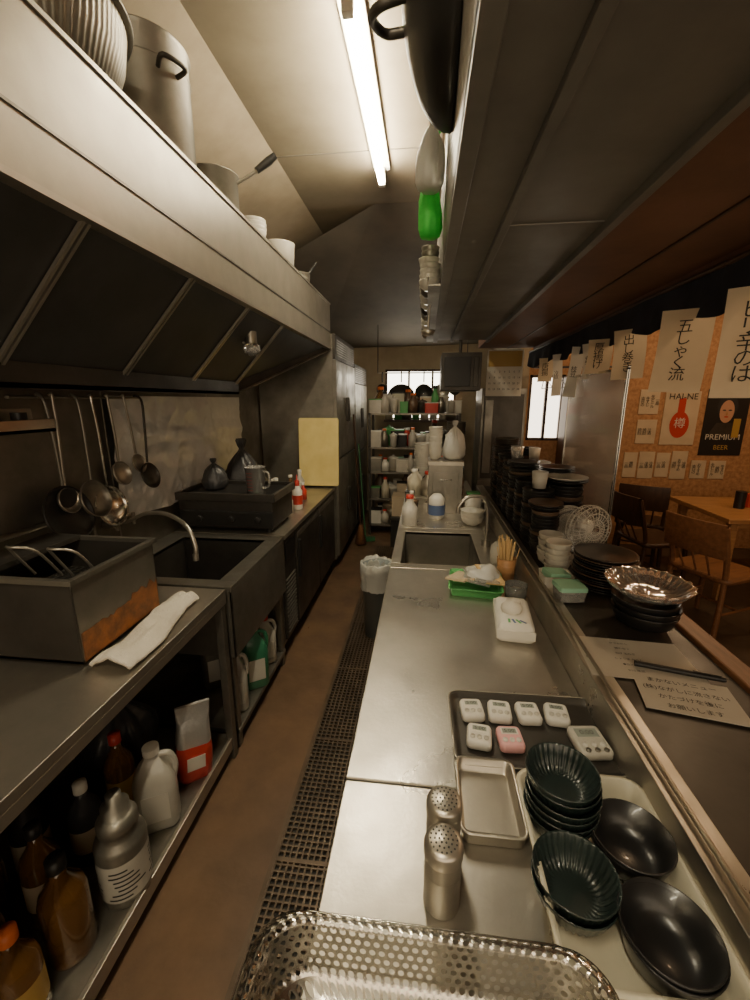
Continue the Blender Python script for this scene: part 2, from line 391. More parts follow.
b=B(); b.tube([(-1.50,1.40,1.66),(-1.50,2.12,1.66)],.006,steel,8)
for y in (1.43,2.09): b.tube([(-1.54,y,1.66),(-1.50,y,1.66)],.006,steel,8)
b.done('wall_hook_rail')
def ladle(name,y,L,r,m,deep=.6,lean=0.,xo=0.,mh=None):
    b=B(); x=-1.485+xo
    pts=bez([(-1.485,y,1.668),(-1.473,y,1.672),(x+.012,y,1.64),(x+.01,y+lean*.5,1.5),(x+.0,y+lean,1.66-L+r)],5)
    b.tube(pts,.006,mh or m,8)
    M=Matrix.Translation((x+.015,y+lean,1.66-L))@Matrix.Rotation(math.radians(75),4,'Y')
    pr=[(r*math.sin(a)*1.0,-r*deep*math.cos(a)) for a in [PI/2*k/8 for k in range(9)]]; pr[0]=(.001,pr[0][1])
    pr2=[(q*.95,z+.003) for q,z in reversed(pr)]
    b.lathe(pr+pr2,m,M=M,seg=28)
    return b.done(name)
ladle('ladle',1.56,.42,.055,steel); ladle('ladle',1.66,.44,.085,steel_old,.5,.02,.02); ladle('ladle',1.76,.50,.10,chrome,.35,.03)
ladle('ladle',1.86,.36,.06,steel,.6,.03); ladle('skimmer',1.97,.33,.05,steel,.3,.05); ladle('frying_pan',1.50,.47,.12,black,.3,.03,.02,steel_old)
ladle('frying_pan',2.06,.40,.07,steel_dk,.4,.0,.03)
b=B(); b.box(-1.54,-1.44,1.22,1.52,1.53,1.545,chrome).box(-1.446,-1.44,1.22,1.52,1.53,1.58,chrome).box(-1.54,-1.534,1.22,1.52,1.53,1.62,steel)
b.cyl((-1.49,1.30,1.545),.03,.05,steel,16).cyl((-1.49,1.42,1.545),.025,.06,black,16); b.done('wall_rack',bevel=.002)

b=B(); b.lathe([(.001,.004),(.050,.004),(.060,.165),(.066,.17),(.063,.17),(.054,0),(.001,0)],plast,seg=32)
b.tube(bez([(.058,0,.145),(.10,0,.135),(.10,0,.06),(.055,0,.04)],5),.006,plast,8)
for k in range(6):
    vs=[((.0575+.0008*k)*math.cos(a),(.0575+.0008*k)*math.sin(a),.03+k*.021+dz) for dz in (0,.002) for a in [-PI/2-.35+.1*i for i in range(8)]]
    b.add(vs,[(i,i+1,i+9,i+8) for i in range(7)],red)
b.done('measuring_cup',(-1.03,2.46,1.08),(0,0,-.3))
b=B(); bag(b,(0,0,0),.14,.52,greybag,1); b.done('black_trash_bag',(-1.36,3.02,.85))
b=B(); bag(b,(0,0,0),.08,.20,greybag,3,9); b.done('black_plastic_bag',(-1.36,2.58,1.08))
b=B(); b.lathe([(.001,0),(.035,0),(.038,.01),(.038,.14),(.02,.17),(.016,.18),(.001,.18)],white); b.lathe([(.018,.18),(.018,.215),(.006,.225),(.004,.26),(.001,.26)],red); b.lathe([(.0387,.04),(.0387,.11)],red); b.done('ketchup_bottle',(-.93,2.98,.85))
b=B(); b.lathe([(.001,0),(.04,0),(.042,.09),(.036,.1),(.001,.1)],white); b.lathe([(.037,.1),(.037,.125),(.001,.125)],red); b.done('seasoning_jar',(-.97,2.86,.85))
b=B(); rrt(b,.37,.62,.02,[(0,0),(0,.018)],yell,cap1=True); b.done('cutting_board',(-.96,3.80,1.18),(math.radians(86),0,0),bevel=.002)
for i,(x,y,r,h,mm) in enumerate(((-1.12,3.1,.04,.16,black),(-1.05,3.2,.035,.2,amber),(-1.24,3.32,.04,.14,offw),(-.98,3.3,.03,.12,red),(-1.36,3.40,.05,.2,steel_old),(-1.08,2.95,.04,.22,offw),(-1.05,3.45,.04,.2,offw))):
    b=B(); b.lathe([(.001,0),(r,0),(r,h*.65),(r*.4,h*.85),(r*.4,h),(.001,h)],mm,seg=20); b.lathe([(r*.45,h),(r*.45,h+.02),(.001,h+.02)],white,seg=16); b.done('seasoning_bottle',(x,y,.85))

def fridge(name,x0,x1,y0,y1,z1,m=steel):
    b=B(); b.box(x0,x1-.03,y0,y1,.10,z1,m)
    mid=(y0+y1)/2
    for (a,c) in ((y0+.008,mid-.004),(mid+.004,y1-.008)):
        for (d,e) in ((.14,z1*.5-.02),(z1*.5+.0,z1-.22)):
            b.box(x1-.03,x1,a,c,d,e,m)
            hy=c-.05 if a<mid-.1 else a+.02
            b.box(x1,x1+.022,hy,hy+.03,(d+e)/2-.12,(d+e)/2+.12,steel_dk)
    b.box(x1-.03,x1-.005,y0,y1,z1-.21,z1,steel_dk)
    for k in range(7): b.box(x1-.006,x1,y0+.06,y1-.06,z1-.18+k*.022,z1-.172+k*.022,m)
    for x in (x0+.06,x1-.09):
        for y in (y0+.06,y1-.06): b.cyl((x,y,0),.022,.10,black,12)
    return b.done(name,bevel=.004)
fridge('upright_refrigerator',-1.53,-.80,3.87,4.90,2.22,steel_old)
fridge('upright_refrigerator',-1.53,-.80,4.93,5.93,2.05,steel_old)

# ------------------------------------------------------------------ hood
b=B()
b.box(-.862,-.842,-.6,3.86,2.10,2.45,fascia).box(-.875,-.835,-.6,3.86,2.085,2.10,steel).box(-1.0,-.835,-.6,3.86,2.45,2.462,fascia)
b.box(-1.54,-1.0,-.6,3.86,2.45,2.462,steel_dk)
b.box(-.8415,-.838,-.6,3.86,2.225,2.232,steel_old)
b.quad((-.865,-.6,2.10),(-.865,2.65,2.10),(-1.20,2.65,1.75),(-1.20,-.6,1.75),filt)
b.add([(-.865,2.65,2.10),(-1.20,2.65,1.75),(-.865,3.86,2.10)],[(0,1,2)],filt)
d=Vector((-.335,0,-.35)); nrm=Vector((.35,0,-.335)).normalized()
for y in (-.45,.07,.58,1.09,1.60,2.11,2.62):
    p=Vector((-.865,y,2.10))
    for o in (0,.018):
        vs=[p+nrm*.004+Vector((0,o,0)),p+nrm*.004+Vector((0,o+.010,0)),p+d+nrm*.004+Vector((0,o+.010,0)),p+d+nrm*.004+Vector((0,o,0))]
        top=[v+nrm*.010 for v in vs]
        b.add([tuple(v) for v in vs+top],[(4,5,6,7),(0,1,5,4),(1,2,6,5),(2,3,7,6),(3,0,4,7)],steel)
b.box(-1.31,-1.185,-.6,2.66,1.685,1.70,steel_dk).box(-1.195,-1.185,-.6,2.66,1.685,1.76,steel_dk).box(-1.535,-1.30,-.6,2.66,1.69,1.76,steel_dk)
b.box(-1.535,-1.19,2.655,2.665,1.70,2.45,steel_dk)
b.quad((-1.19,2.66,1.70),(-.85,3.86,2.085),(-.85,3.86,2.45),(-1.19,2.66,2.45),steel_dk)
b.tube([(-1.19,2.66,1.695),(-.852,3.86,2.085)],.009,steel_old,8)
b.done('range_hood')
b=B()
b.cyl((-.96,2.36,1.945),.03,.07,steel,16); b.sphere((-.96,2.36,1.925),.045,glass,16,(1,1,.9)); b.tube([(-.98,2.30,1.95),(-1.0,2.44,1.93)],.006,steel)
b.done('hood_lamp')

def pot(name,loc,r,h,m,lip=.008,handles=True,rot=0,lid=False):
    b=B(); b.lathe([(.001,.004),(r-.004,.004),(r-.004,h-.002),(r+lip-.002,h),(r+lip,h-.004),(r,h-.012),(r,.015),(r-.012,0),(.001,0)],m,seg=48)
    b.lathe([(r+.001,h*.80),(r+.004,h*.805),(r+.001,h*.81)],m,seg=48)
    if handles:
        for s in (0,PI):
            pts=bez([(r*math.cos(s-.22),r*math.sin(s-.22),h*.72),((r+.045)*math.cos(s-.2),(r+.045)*math.sin(s-.2),h*.75),((r+.045)*math.cos(s+.2),(r+.045)*math.sin(s+.2),h*.75),(r*math.cos(s+.22),r*math.sin(s+.22),h*.72)],5)
            b.tube(pts,.008,steel_dk,8)
    if lid:
        b.lathe([(r+.006,h+.002),(r*.9,h+.02),(r*.3,h+.035),(.001,h+.036)],m,seg=40); b.tube([(-.03,0,h+.034),(-.03,0,h+.06),(.03,0,h+.06),(.03,0,h+.034)],.006,black,8)
    return b.done(name,loc,(0,0,rot))
pot('stock_pot',(-1.05,1.74,2.462),.155,.41,alum,rot=-.5)
b=B(); R=.27
pr=[(.001,.0),(.15,.0),(.22,.05),(.255,.14),(.268,.22)]
b.lathe(pr,alum,seg=360,flute=(90,.0016,.5)); b.lathe([(q-.005,z+.004) for q,z in pr if q>.01],alum,seg=96); b.lathe([(.262,.22),(.285,.222),(.287,.228),(.262,.226)],steel_old,seg=64)
for s in (-.6,2.54): b.tube(bez([(.28*math.cos(s-.2),.28*math.sin(s-.2),.224),(.325*math.cos(s-.15),.325*math.sin(s-.15),.235),(.325*math.cos(s+.15),.325*math.sin(s+.15),.235),(.28*math.cos(s+.2),.28*math.sin(s+.2),.224)],5),.007,steel,8)
b.done('large_colander',(-1.12,1.27,2.462))
b=B(); b.lathe([(.001,.0),(.18,.0),(.27,.10),(.29,.16),(.28,.16),(.26,.10),(.17,.008),(.001,.008)],steel_old,seg=64); b.done('mixing_bowl',(-1.2,.60,2.462))
b=B(); b.lathe([(.001,.004),(.101,.004),(.103,.165),(.113,.168),(.113,.164),(.105,.158),(.105,.008),(.098,0),(.001,0)],alum,seg=40)
b.tube(bez([(.10,.02,.14),(.14,.04,.17),(.19,.07,.21)],5),.008,steel,8)
b.tube([(.18,.065,.205),(.23,.09,.25),(.26,.10,.275)],[.014,.018,.014],black,10)
b.done('saucepan',(-.975,2.08,2.462),(0,0,-.05))
bowlp=lambda r,h:[(.001,.008),(r*.5,.008),(r*.8,h*.35),(r*.97,h),(r,h),(r,h-.003),(r*.85,h*.33),(r*.55,.004),(r*.5,0),(.001,0)]
def stack(name,loc,r,h,n,dz,m,flute=None,seg=40,mats=None):
    b=B()
    for i in range(n):
        c=(random.uniform(-.003,.003),random.uniform(-.003,.003),i*dz) if i else (0,0,0)
        if flute:
            pf=[(.001,.008),(r*.42,.008),(r*.6,h*.15),(r*.75,h*.33),(r*.88,h*.62),(r*.965,h*.94),(r,h),(r*1.01,h-.003),(r*.99,h*.9),(r*.90,h*.58),(r*.76,h*.28),(r*.5,.004),(r*.48,0),(.001,0)]
            b.lathe(pf,m,c,seg,flute)
        else: b.lathe(bowlp(r,h),(mats[i%len(mats)] if mats else m),c,seg)
    return b.done(name,loc)
stack('plastic_bowl_stack',(-.93,2.42,2.462),.065,.06,4,.018,offw)
b=B(); b.lathe([(.001,.004),(.08,.004),(.09,.15),(.098,.155),(.098,.15),(.094,.14),(.085,0),(.001,0)],offw,seg=36); b.done('plastic_tub',(-.95,2.90,2.462))
b=B(); b.lathe([(.001,.004),(.08,.004),(.09,.10),(.095,.10),(.085,0),(.001,0)],alum,seg=36); b.tube([(.05,.05,.09),(.12,.10,.20)],.01,black,8); b.done('small_pan',(-.97,3.35,2.462))

# ------------------------------------------------------------------ centre counter
def table(name,y0,y1):
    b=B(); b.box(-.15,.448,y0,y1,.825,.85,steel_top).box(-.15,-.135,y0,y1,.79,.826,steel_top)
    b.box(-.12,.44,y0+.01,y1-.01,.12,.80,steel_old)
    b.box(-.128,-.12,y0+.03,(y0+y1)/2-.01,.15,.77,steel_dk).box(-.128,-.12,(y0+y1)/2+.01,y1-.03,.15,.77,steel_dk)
    for x in (-.09,.38):
        for y in (y0+.05,y1-.09): b.box(x,x+.04,y,y+.04,0,.13,steel_dk)
    return b.done(name,bevel=.003)
table('prep_counter',-.5,.733); table('prep_counter',.738,1.925)
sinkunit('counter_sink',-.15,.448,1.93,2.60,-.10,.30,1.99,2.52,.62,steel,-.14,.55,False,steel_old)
table('prep_counter',2.605,3.45)
b=B(); b.tube(bez([(.36,2.3,.85),(.36,2.3,1.05),(.33,2.28,1.13),(.25,2.26,1.14),(.20,2.25,1.09),(.195,2.25,1.05)],6),.010,steel,10); b.cyl((.36,2.3,.85),.025,.04,steel,16); b.tube([(.36,2.3,.90),(.36,2.38,.93)],.007,steel,8); b.done('sink_faucet')

B().box(.50,.62,-.6,3.6,0,.915,woodd).done('wall_serving')
b=B(); b.box(.449,.456,-.6,3.55,.80,.950,steel_top).box(.449,.505,-.6,3.55,.945,.952,steel_top)
b.box(.456,.81,-.6,3.55,.918,.948,shelfblk)
b.box(.49,.50,-.6,3.55,.80,.918,steel_dk)
b.done('serving_shelf',bevel=.0015)
b=B(); b.tube([(.470,-.5,.962),(.470,1.15,.962),(.474,2.4,.962),(.47,3.4,.962)],.005,steel,8)
for y in (-.3,.4,1.1,1.8,2.5,3.2): b.cyl((.470,y,.951),.004,.01,steel,8)
b.done('counter_rail')
B().box(.811,.875,-.6,3.6,.885,.962,wood).done('trim_1',bevel=.006)
# acrylic partition standing on the counter edge
b=B(); b.box(-.0025,.0025,-.36,.36,.012,.82,acryl)
for y in (-.36,.350): b.box(-.005,.005,y,y+.010,.012,.82,chrome)
b.box(-.005,.005,-.36,.36,.812,.822,chrome)
for y in (-.26,.26): b.box(-.03,.03,y-.012,y+.012,0,.012,plast).box(-.010,.010,y-.012,y+.012,.012,.05,plast)
b.done('acrylic_partition',(.843,2.30,.963))

b=B(); b.box(.045,.425,-.6,3.15,2.055,2.075,ohd).box(.045,.060,-.6,3.15,2.055,2.50,ohd).box(.045,.425,3.13,3.15,2.055,2.50,ohd)
b.box(.045,.075,-.6,3.15,2.040,2.056,ohd).box(.165,.185,-.6,3.15,2.040,2.056,ohd).box(.405,.425,-.6,3.15,2.035,2.056,ohd)
b.box(.185,.405,1.15,1.158,2.052,2.056,ohd)
b.box(.045,.425,-.6,3.15,2.49,2.50,ohd)
b.done('overhead_cupboard',bevel=.002)
b=B(); b.box(.427,.90,-.6,3.75,2.065,2.11,brownsof)
b.box(.66,.668,-.6,3.75,2.061,2.066,woodd)
b.box(.87,.90,-.6,3.75,2.0,3.1,brownsof); b.box(.426,.45,-.6,3.75,2.11,3.1,brownsof)
b.done('wall_overhead')
b=B(); vs=[];nu=160;nv=6
for j in range(nv+1):
    for i in range(nu+1):
        y=.2+3.6*i/nu; k=(i*10/nu)%1
        drop=.10+.035*math.sin(PI*k)
        z=2.03-drop*j/nv
        x=.857+.010*math.sin(i*.7)*j/nv+.008*math.sin(i*.23)
        vs.append((x,y,z))
b.add(vs,[(j*(nu+1)+i,j*(nu+1)+i+1,(j+1)*(nu+1)+i+1,(j+1)*(nu+1)+i) for j in range(nv) for i in range(nu)],noren,True)
b.tube([(.855,.2,2.035),(.855,3.8,2.035)],.009,woodd,8)
b.done('noren_curtain')

NOTES=[("ピ\nリ\n辛\nの\nは",1.27,.12,.28,papr2,0),("五\nし\nゃ\nく\n流",1.56,.145,.26,papr2,.03),("出\nし\n巻\nき",1.96,.12,.20,papr2,-.05),("厚\n揚\nげ",2.26,.11,.16,papr2,.02),("枝\n豆",2.56,.07,.27,papr,.10),("冷\n奴",2.95,.06,.26,papr,-.06),("唐\n揚",3.2,.10,.16,papr2,0),("煮\n物",2.42,.06,.18,papr,-.1)]
for t,y,w,h,m,tl in NOTES:
    b=B(); n=8
    vs=[]
    for j in range(n+1):
        z=-h*j/n; c=.012*math.sin(j*.5)
        vs+=[(-w/2,c,z),(w/2,c+.004,z)]
    b.add(vs,[(2*j,2*j+1,2*j+3,2*j+2) for j in range(n)],m,True)
    b.text(t,Matrix.Translation((0,-.006,-h/2))@Matrix.Rotation(PI/2,4,'X'),min(w*.5,h/(t.count('\n')+1)*.9),ink)
    b.done('menu_strip',(.835,y,1.935),(0,tl,math.radians(-38)),)

# ------------------------------------------------------------------ perforated basket
b=B(); W,D=.430,.30; cx,cy=.022,.262; ZT=.955
def rrpt(u,w,d,r):
    u=u%1; segs=[(w-2*r),PI*r/2,(d-2*r),PI*r/2]*2; L=sum(segs); s=u*L
    cen=[None,(w/2-r,d/2-r,90),None,(w/2-r,-d/2+r,0),None,(-w/2+r,-d/2+r,-90),None,(-w/2+r,d/2-r,180)]
    st=[((-w/2+r,d/2),(1,0)),None,((w/2,d/2-r),(0,-1)),None,((w/2-r,-d/2),(-1,0)),None,((-w/2,-d/2+r),(0,1)),None]
    for i in range(8):
        if s<=segs[i] or i==7:
            if i%2==0: p,q=st[i]; return (p[0]+q[0]*s,p[1]+q[1]*s)
            c=cen[i]; a=math.radians(c[2])-s/r; return (c[0]+r*math.cos(a),c[1]+r*math.sin(a))
        s-=segs[i]
def wall(u,v):
    if v<.25:
        a=(v/.25)*PI/2; ins=-.016+.016*math.sin(a); z=ZT-.012+.012*math.cos((v/.25-.45)*PI/1.3)
    else:
        k=(v-.25)/.75; z=ZT-.006-(ZT-.87)*k; ins=.010*k
        if k>.75: ins+=.02*(1-math.cos((k-.75)/.25*PI/2))
    x,y=rrpt(u,W-2*ins,D-2*ins,.055); return (cx+x,cy+y,z)
b.perf(wall,104,9,chrome,.34)
def bott(u,v): return (cx+(u-.5)*(W-.07),cy+(v-.5)*(D-.07),.868)
b.perf(bott,34,20,steel_old,.33,False)
b.tube([ (cx+rrpt(k/80,W+.034,D+.034,.07)[0],cy+rrpt(k/80,W+.034,D+.034,.07)[1],ZT-.010) for k in range(80)],.003,chrome,8,closed=True)
for sx in (-1,1):
    for sy in (-1,1): b.cyl((cx+sx*.16,cy+sy*.09,.8505),.006,.018,steel,8)
b.done('perforated_basket')

def shaker(loc,rot=0):
    b=B(); b.lathe([(.001,0),(.028,0),(.0295,.002),(.0295,.100),(.0285,.104)],steel,seg=36)
    b.lathe([(.0305,.100),(.0310,.102),(.0310,.119),(.0295,.124),(.022,.1275),(.001,.129)],steel,seg=36)
    b.lathe([(.0300,.070),(.0304,.072),(.0300,.074)],steel,seg=36)
    for rr_,n in ((.0,1),(.007,6),(.014,12),(.021,18)):
        for k in range(n):
            a=2*PI*k/n; zz=.1288-.0017*(rr_/.021)**2
            b.cyl((rr_*math.cos(a),rr_*math.sin(a),zz-.0006),.0016,.0014,black,8)
    return b.done('seasoning_shaker',loc,(0,0,rot))
shaker((.052,.598,.8505)); shaker((.048,.528,.8505))

b=B(); rrt(b,.37,.235,.025,[(.012,0),(.004,.002),(0,.012),(-.006,.014),(-.006,.016),(.002,.015),(.006,.006),(.014,.0045)],steel_dk,cap0=True,cap1=True)
b.tube([(x,y,.016) for (x,y,_) in rr(.382,.247,.031)],.0018,steel,6,closed=True)
b.done('metal_tray',(.277,.912,.8505),(0,0,.02))
def timer(loc,body,big=False,rot=0.):
    b=B(); w,d=(.058,.066) if not big else (.076,.087)
    rrt(b,w,d,.012,[(.003,0),(0,.003),(0,.015),(.003,.021),(.006,.022)],body,cap1=True)
    b.box(-w*.34,w*.34,d*.05,d*.34,.022,.0232,white if not big else lcd); b.box(-w*.28,w*.28,d*.09,d*.30,.0232,.0236,lcd)
    b.text("0:00" if big else "5:00",Matrix.Translation((0,d*.19,.0239)),d*.22,ink)
    for k in (-1,0,1):
        b.lathe([(.006,0),(.006,.003),(.001,.0035)],white if body is not white else offw,(k*w*.27,-d*.22,.022),12)
    if big:
        for k in (-1,0,1): b.lathe([(.006,0),(.006,.003),(.001,.0035)],steel_old,(k*w*.27,-d*.40,.022),12)
    return b.done('kitchen_timer',loc,(.0,0,rot))
for (x,y,m,bg,r) in ((.142,.955,white,0,.1),(.212,.957,white,0,-.05),(.284,.960,white,0,.05),(.355,.963,white,0,-.1),(.150,.868,white,0,-.12),(.222,.868,pink,0,.08),(.405,.880,offw,1,.12)):
    timer((x,y,.857),m,bg,r)

b=B(); rrt(b,.115,.165,.015,[(.006,0),(0,.004),(0,.028),(-.006,.030),(-.006,.032),(.002,.031),(.002,.006),(.008,.003)],steel,cap1=True); b.done('steel_pan',(.148,.705,.8505))
b=B(); rrt(b,.235,.335,.03,[(.010,0),(.004,.004),(0,.045),(-.006,.047),(-.006,.050),(.003,.049),(.007,.008),(.012,.005)],cream,cap1=True); b.done('plastic_bin',(.328,.585,.8505))
FL=(34,.0018,.068)
stack('fluted_bowl_stack',(.272,.672,.857),.064,.052,6,.016,greenc,FL,204)
stack('fluted_bowl_stack',(.255,.540,.857),.064,.055,2,.016,greenc,FL,204)
stack('black_bowl_stack',(.375,.622,.857),.066,.058,2,.006,blackc)
stack('black_bowl_stack',(.366,.482,.857),.066,.058,2,.006,blackc)

b=B(); 
rrt(b,.125,.23,.02,[(.014,0),(.002,.008),(0,.03),(.002,.055),(.016,.068),(.03,.070)],white,cap1=True)
b.sphere((0,0,.072),.03,papr,14,(1.2,1.6,.9),.035); b.sphere((.01,.05,.075),.028,papr,14,(1.2,1.2,1.3),.035)
b.box(-.062,.062,-.118,-.110,.02,.05,white).box(-.062,.062,.110,.118,.02,.05,white)
for k in range(4): b.cb((-.022+k*.015,-.085,.0705),(.008,.026,.0008),[green,bluel,green,bluel][k],(0,0,.3*k))
b.done('tissue_pack',(.335,1.42,.8505),(0,0,-.10),bevel=.002)
b=B(); rrt(b,.22,.22,.02,[(.012,0),(0,.035),(-.005,.036),(.002,.036),(.014,.004)],green,cap1=True)
for k in range(5): b.cb((-.06+.03*k,random.uniform(-.02,.02),.04+.006*k),(.09,.15,.008),random.choice([papr2,plast,skew]),(random.uniform(-.2,.2),random.uniform(-.3,.3),random.uniform(-.6,.6)))
b.sphere((.03,.02,.055),.06,bagm,22,(1.4,1.4,.6),.03,12,20)
b.done('green_tray',(.24,1.74,.8505),(0,0,-.1))
b=B(); b.lathe([(.001,.004),(.034,.004),(.040,.10),(.043,.10),(.037,0),(.001,0)],woodl,seg=28)
for k in range(40):
    a=random.uniform(0,2*PI);q=random.uniform(0,.028);l=random.uniform(.15,.21)
    b.tube([(q*.8*math.cos(a),q*.8*math.sin(a),.008),(q*1.9*math.cos(a),q*1.9*math.sin(a),l)],.0024,skew,5)
b.done('skewer_cup',(.390,1.86,.8505))
stack('soup_bowl_stack',(.33,2.72,.85),.075,.06,3,.02,offw)
b=B(); b.lathe([(.001,0),(.05,0),(.055,.05),(.05,.09),(.03,.11),(.001,.11)],offw,seg=28); b.lathe([(.012,.11),(.016,.125),(.001,.13)],black,seg=14); b.done('sauce_pot',(.40,2.05,.85))
b=B(); b.lathe([(.001,0),(.04,0),(.045,.07),(.043,.07),(.038,.004),(.001,.004)],glass,seg=24); b.done('drinking_glass',(.39,1.64,.8505))
b=B(); b.box(.04,.28,2.98,3.25,.85,1.22,steel_old).box(.035,.285,2.975,3.255,1.20,1.225,steel).box(.07,.25,2.972,2.98,.9,1.15,steel_old); b.tube([(.12,2.972,1.1),(.12,2.955,1.1),(.20,2.955,1.1),(.20,2.972,1.1)],.005,chrome); b.done('steel_container',bevel=.003)
stack('rice_bowl_stack',(.085,3.1,1.226),.05,.06,9,.022,offw)
b=B(); bag(b,(0,0,0),.08,.28,bagm,2); b.done('plastic_bag',(.22,3.12,1.226))
b=B(); b.lathe([(.001,0),(.05,0),(.055,.14),(.03,.17),(.001,.17)],white,seg=24); b.lathe([(.0565,.03),(.0575,.10)],bluel,seg=24); b.done('detergent_bottle',(.10,2.85,.85))
b=B(); b.lathe([(.001,0),(.07,0),(.085,.2),(.088,.2),(.088,.21),(.001,.212)],steel_old,seg=30); b.done('lidded_pot',(.345,3.37,.85)) if False else None
b=B(); b.lathe([(.001,0),(.05,0),(.06,.15),(.001,.155)],offw,seg=24); b.tube(bez([(.05,0,.12),(.08,0,.11),(.08,0,.05),(.05,0,.04)],5),.006,offw,8); b.done('ceramic_jug',(.35,2.88,.85))

# ------------------------------------------------------------------ serving shelf items
ZS=.953
b=B(); b.box(-.14,.14,-.095,.095,0,.0012,papr)
for k in range(6):
    b.text(["かつおだし","鶏むね 2","ねぎ 玉ねぎ","しょうゆ みりん","●仕込み表","5/12 確認"][k],Matrix.Translation((-.02,.07-.026*k,.0016)),.010,ink)
b.done('paper_sheet',(.598,1.105,ZS),(0,0,-.06))
b=B(); 
b.box(-.105,.105,-.07,.07,0,.0015,papr)
for k,t in enumerate(["まかないメニュー","(株)ながしに流さない","かたづけを後に","お願いします"]): b.text(t,Matrix.Translation((0,.047-.032*k,.0019)),.019,ink)
b.done('handwritten_note',(.648,.955,ZS+.0002),(0,0,-.20))
b=B(); b.tube([(-.10,0,.008),(.06,0,.008)],.0075,black,12); b.tube([(.06,0,.008),(.10,0,.008)],[.008,.006],black,12); b.box(.03,.09,-.002,.002,.0155,.018,steel_dk); b.done('marker_pen',(.675,1.045,ZS+.0018),(0,0,-.25))
def pstack(name,loc,r,n,dz,m,top=None,mats=None):
    b=B()
    for i in range(n):
        q=[(.001,.005),(r*.6,.005),(r*.97,.018),(r,.018),(r,.015),(r*.62,0),(.001,0)]
        mm=m if not top or i<n-1 else top
        if mats: mm=mats[i%len(mats)]
        b.lathe(q,mm,(random.uniform(-.004,.004),random.uniform(-.004,.004),i*dz) if i else (0,0,0),36)
    return b.done(name,loc)
pstack('plate_stack',(.695,1.585,ZS),.110,13,.010,blackc,brownpl,[blackc,blackc,brownpl])
stack('serving_bowl_stack',(.705,1.30,ZS),.095,.06,3,.020,blackc)
b=B(); pf=[(.001,.006),(.05,.006),(.075,.012),(.095,.026),(.118,.05),(.122,.05),(.10,.022),(.078,.007),(.05,0),(.001,0)]
loops=[]
for (r,z) in pf:
    l=[]
    for j in range(144):
        a=2*PI*j/144; k=min(1,r/.1); l.append(((r+.0022*k*math.cos(18*a))*math.cos(a),(r+.0022*k*math.cos(18*a))*math.sin(a),z+.0015*k*math.cos(18*a)+.0012*k*math.cos(36*a+r*250)))
    loops.append(l)
b.loft(loops,glass); b.done('glass_bowl',(.705,1.30,ZS+.10))
stack('rice_bowl_stack',(.555,1.695,ZS),.050,.05,5,.022,offw)
stack('rice_bowl_stack',(.555,1.805,ZS),.050,.05,5,.022,offw)
b=B(); rrt(b,.095,.085,.012,[(.004,0),(0,.04)],plast); rrt(b,.10,.09,.013,[(0,.04),(0,.052),(.004,.055)],mint,cap1=True); b.done('food_container',(.535,1.47,ZS),(0,0,.1))
b=B(); rrt(b,.11,.095,.012,[(.004,0),(0,.045),(-.003,.046),(.002,.046),(.006,.005)],white,cap1=True); b.cb((0,0,.04),(.08,.07,.03),mint,(0,.1,.2)); b.done('sponge_tray',(.522,1.585,ZS))
# small desk fan
b=B(); b.lathe([(.001,0),(.065,0),(.065,.012),(.03,.022),(.014,.03),(.012,.07)],white,seg=28)
F=Matrix.Translation((0,-.02,.165))@Matrix.Rotation(PI/2,4,'X')
b.lathe([(.001,-.05),(.03,-.045),(.034,0),(.02,.012),(.001,.012)],white,M=F,seg=20)
for k in range(4):
    a0=k*PI/2; vs=[]
    for i in range(6):
        for (q,w) in ((.016,0),(.082,.0)):
            a=a0+(.25+.9*(q/.082))*i/5; vs.append((q*math.cos(a),q*math.sin(a),.012+.02*(i/5-.5)))
    b.add(vs,[(2*i,2*i+1,2*i+3,2*i+2) for i in range(5)],plast,True,F)
def ringp(R_,z,n=40): return [tuple(F@Vector((R_*math.cos(2*PI*k/n),R_*math.sin(2*PI*k/n),z))) for k in range(n)]
for (R_,z) in ((.098,.01),(.094,.03),(.070,.042),(.045,.046),(.022,.048),(.094,-.015),(.06,-.03)): b.tube(ringp(R_,z),.0016,offw,5,closed=True)
for k in range(28):
    a=2*PI*k/28; b.tube([tuple(F@Vector((q*math.cos(a),q*math.sin(a),z))) for q,z in ((.02,.048),(.06,.045),(.09,.034),(.098,.01),(.094,-.015),(.06,-.03),(.03,-.035))],.0012,offw,4)
b.done('desk_fan',(.70,1.84,ZS),(0,0,.35))
b=B()
for y in (-.07,.07): b.tube([(-.08,y,.05),(-.08,y,.005),(.08,y,.005),(.08,y,.05)],.003,chrome)
for x in (-.08,.08): b.tube([(x,-.07,.05),(x,.07,.05)],.003,chrome); b.tube([(x,-.07,.005),(x,.07,.005)],.003,chrome)
for k in range(3):
    M=Matrix.Translation((0,-.05+.045*k,.110))@Matrix.Rotation(PI/2-.12,4,'X')
    b.lathe([(.001,.004),(.06,.004),(.095,.012),(.098,.012),(.062,0),(.001,0)],[glass,glass,offw][k],M=M,seg=36)
b.done('dish_rack',(.70,2.00,ZS))
random.seed(3)
mx=[blackc,blackc,blackc,blackc,brownpl,blackc]
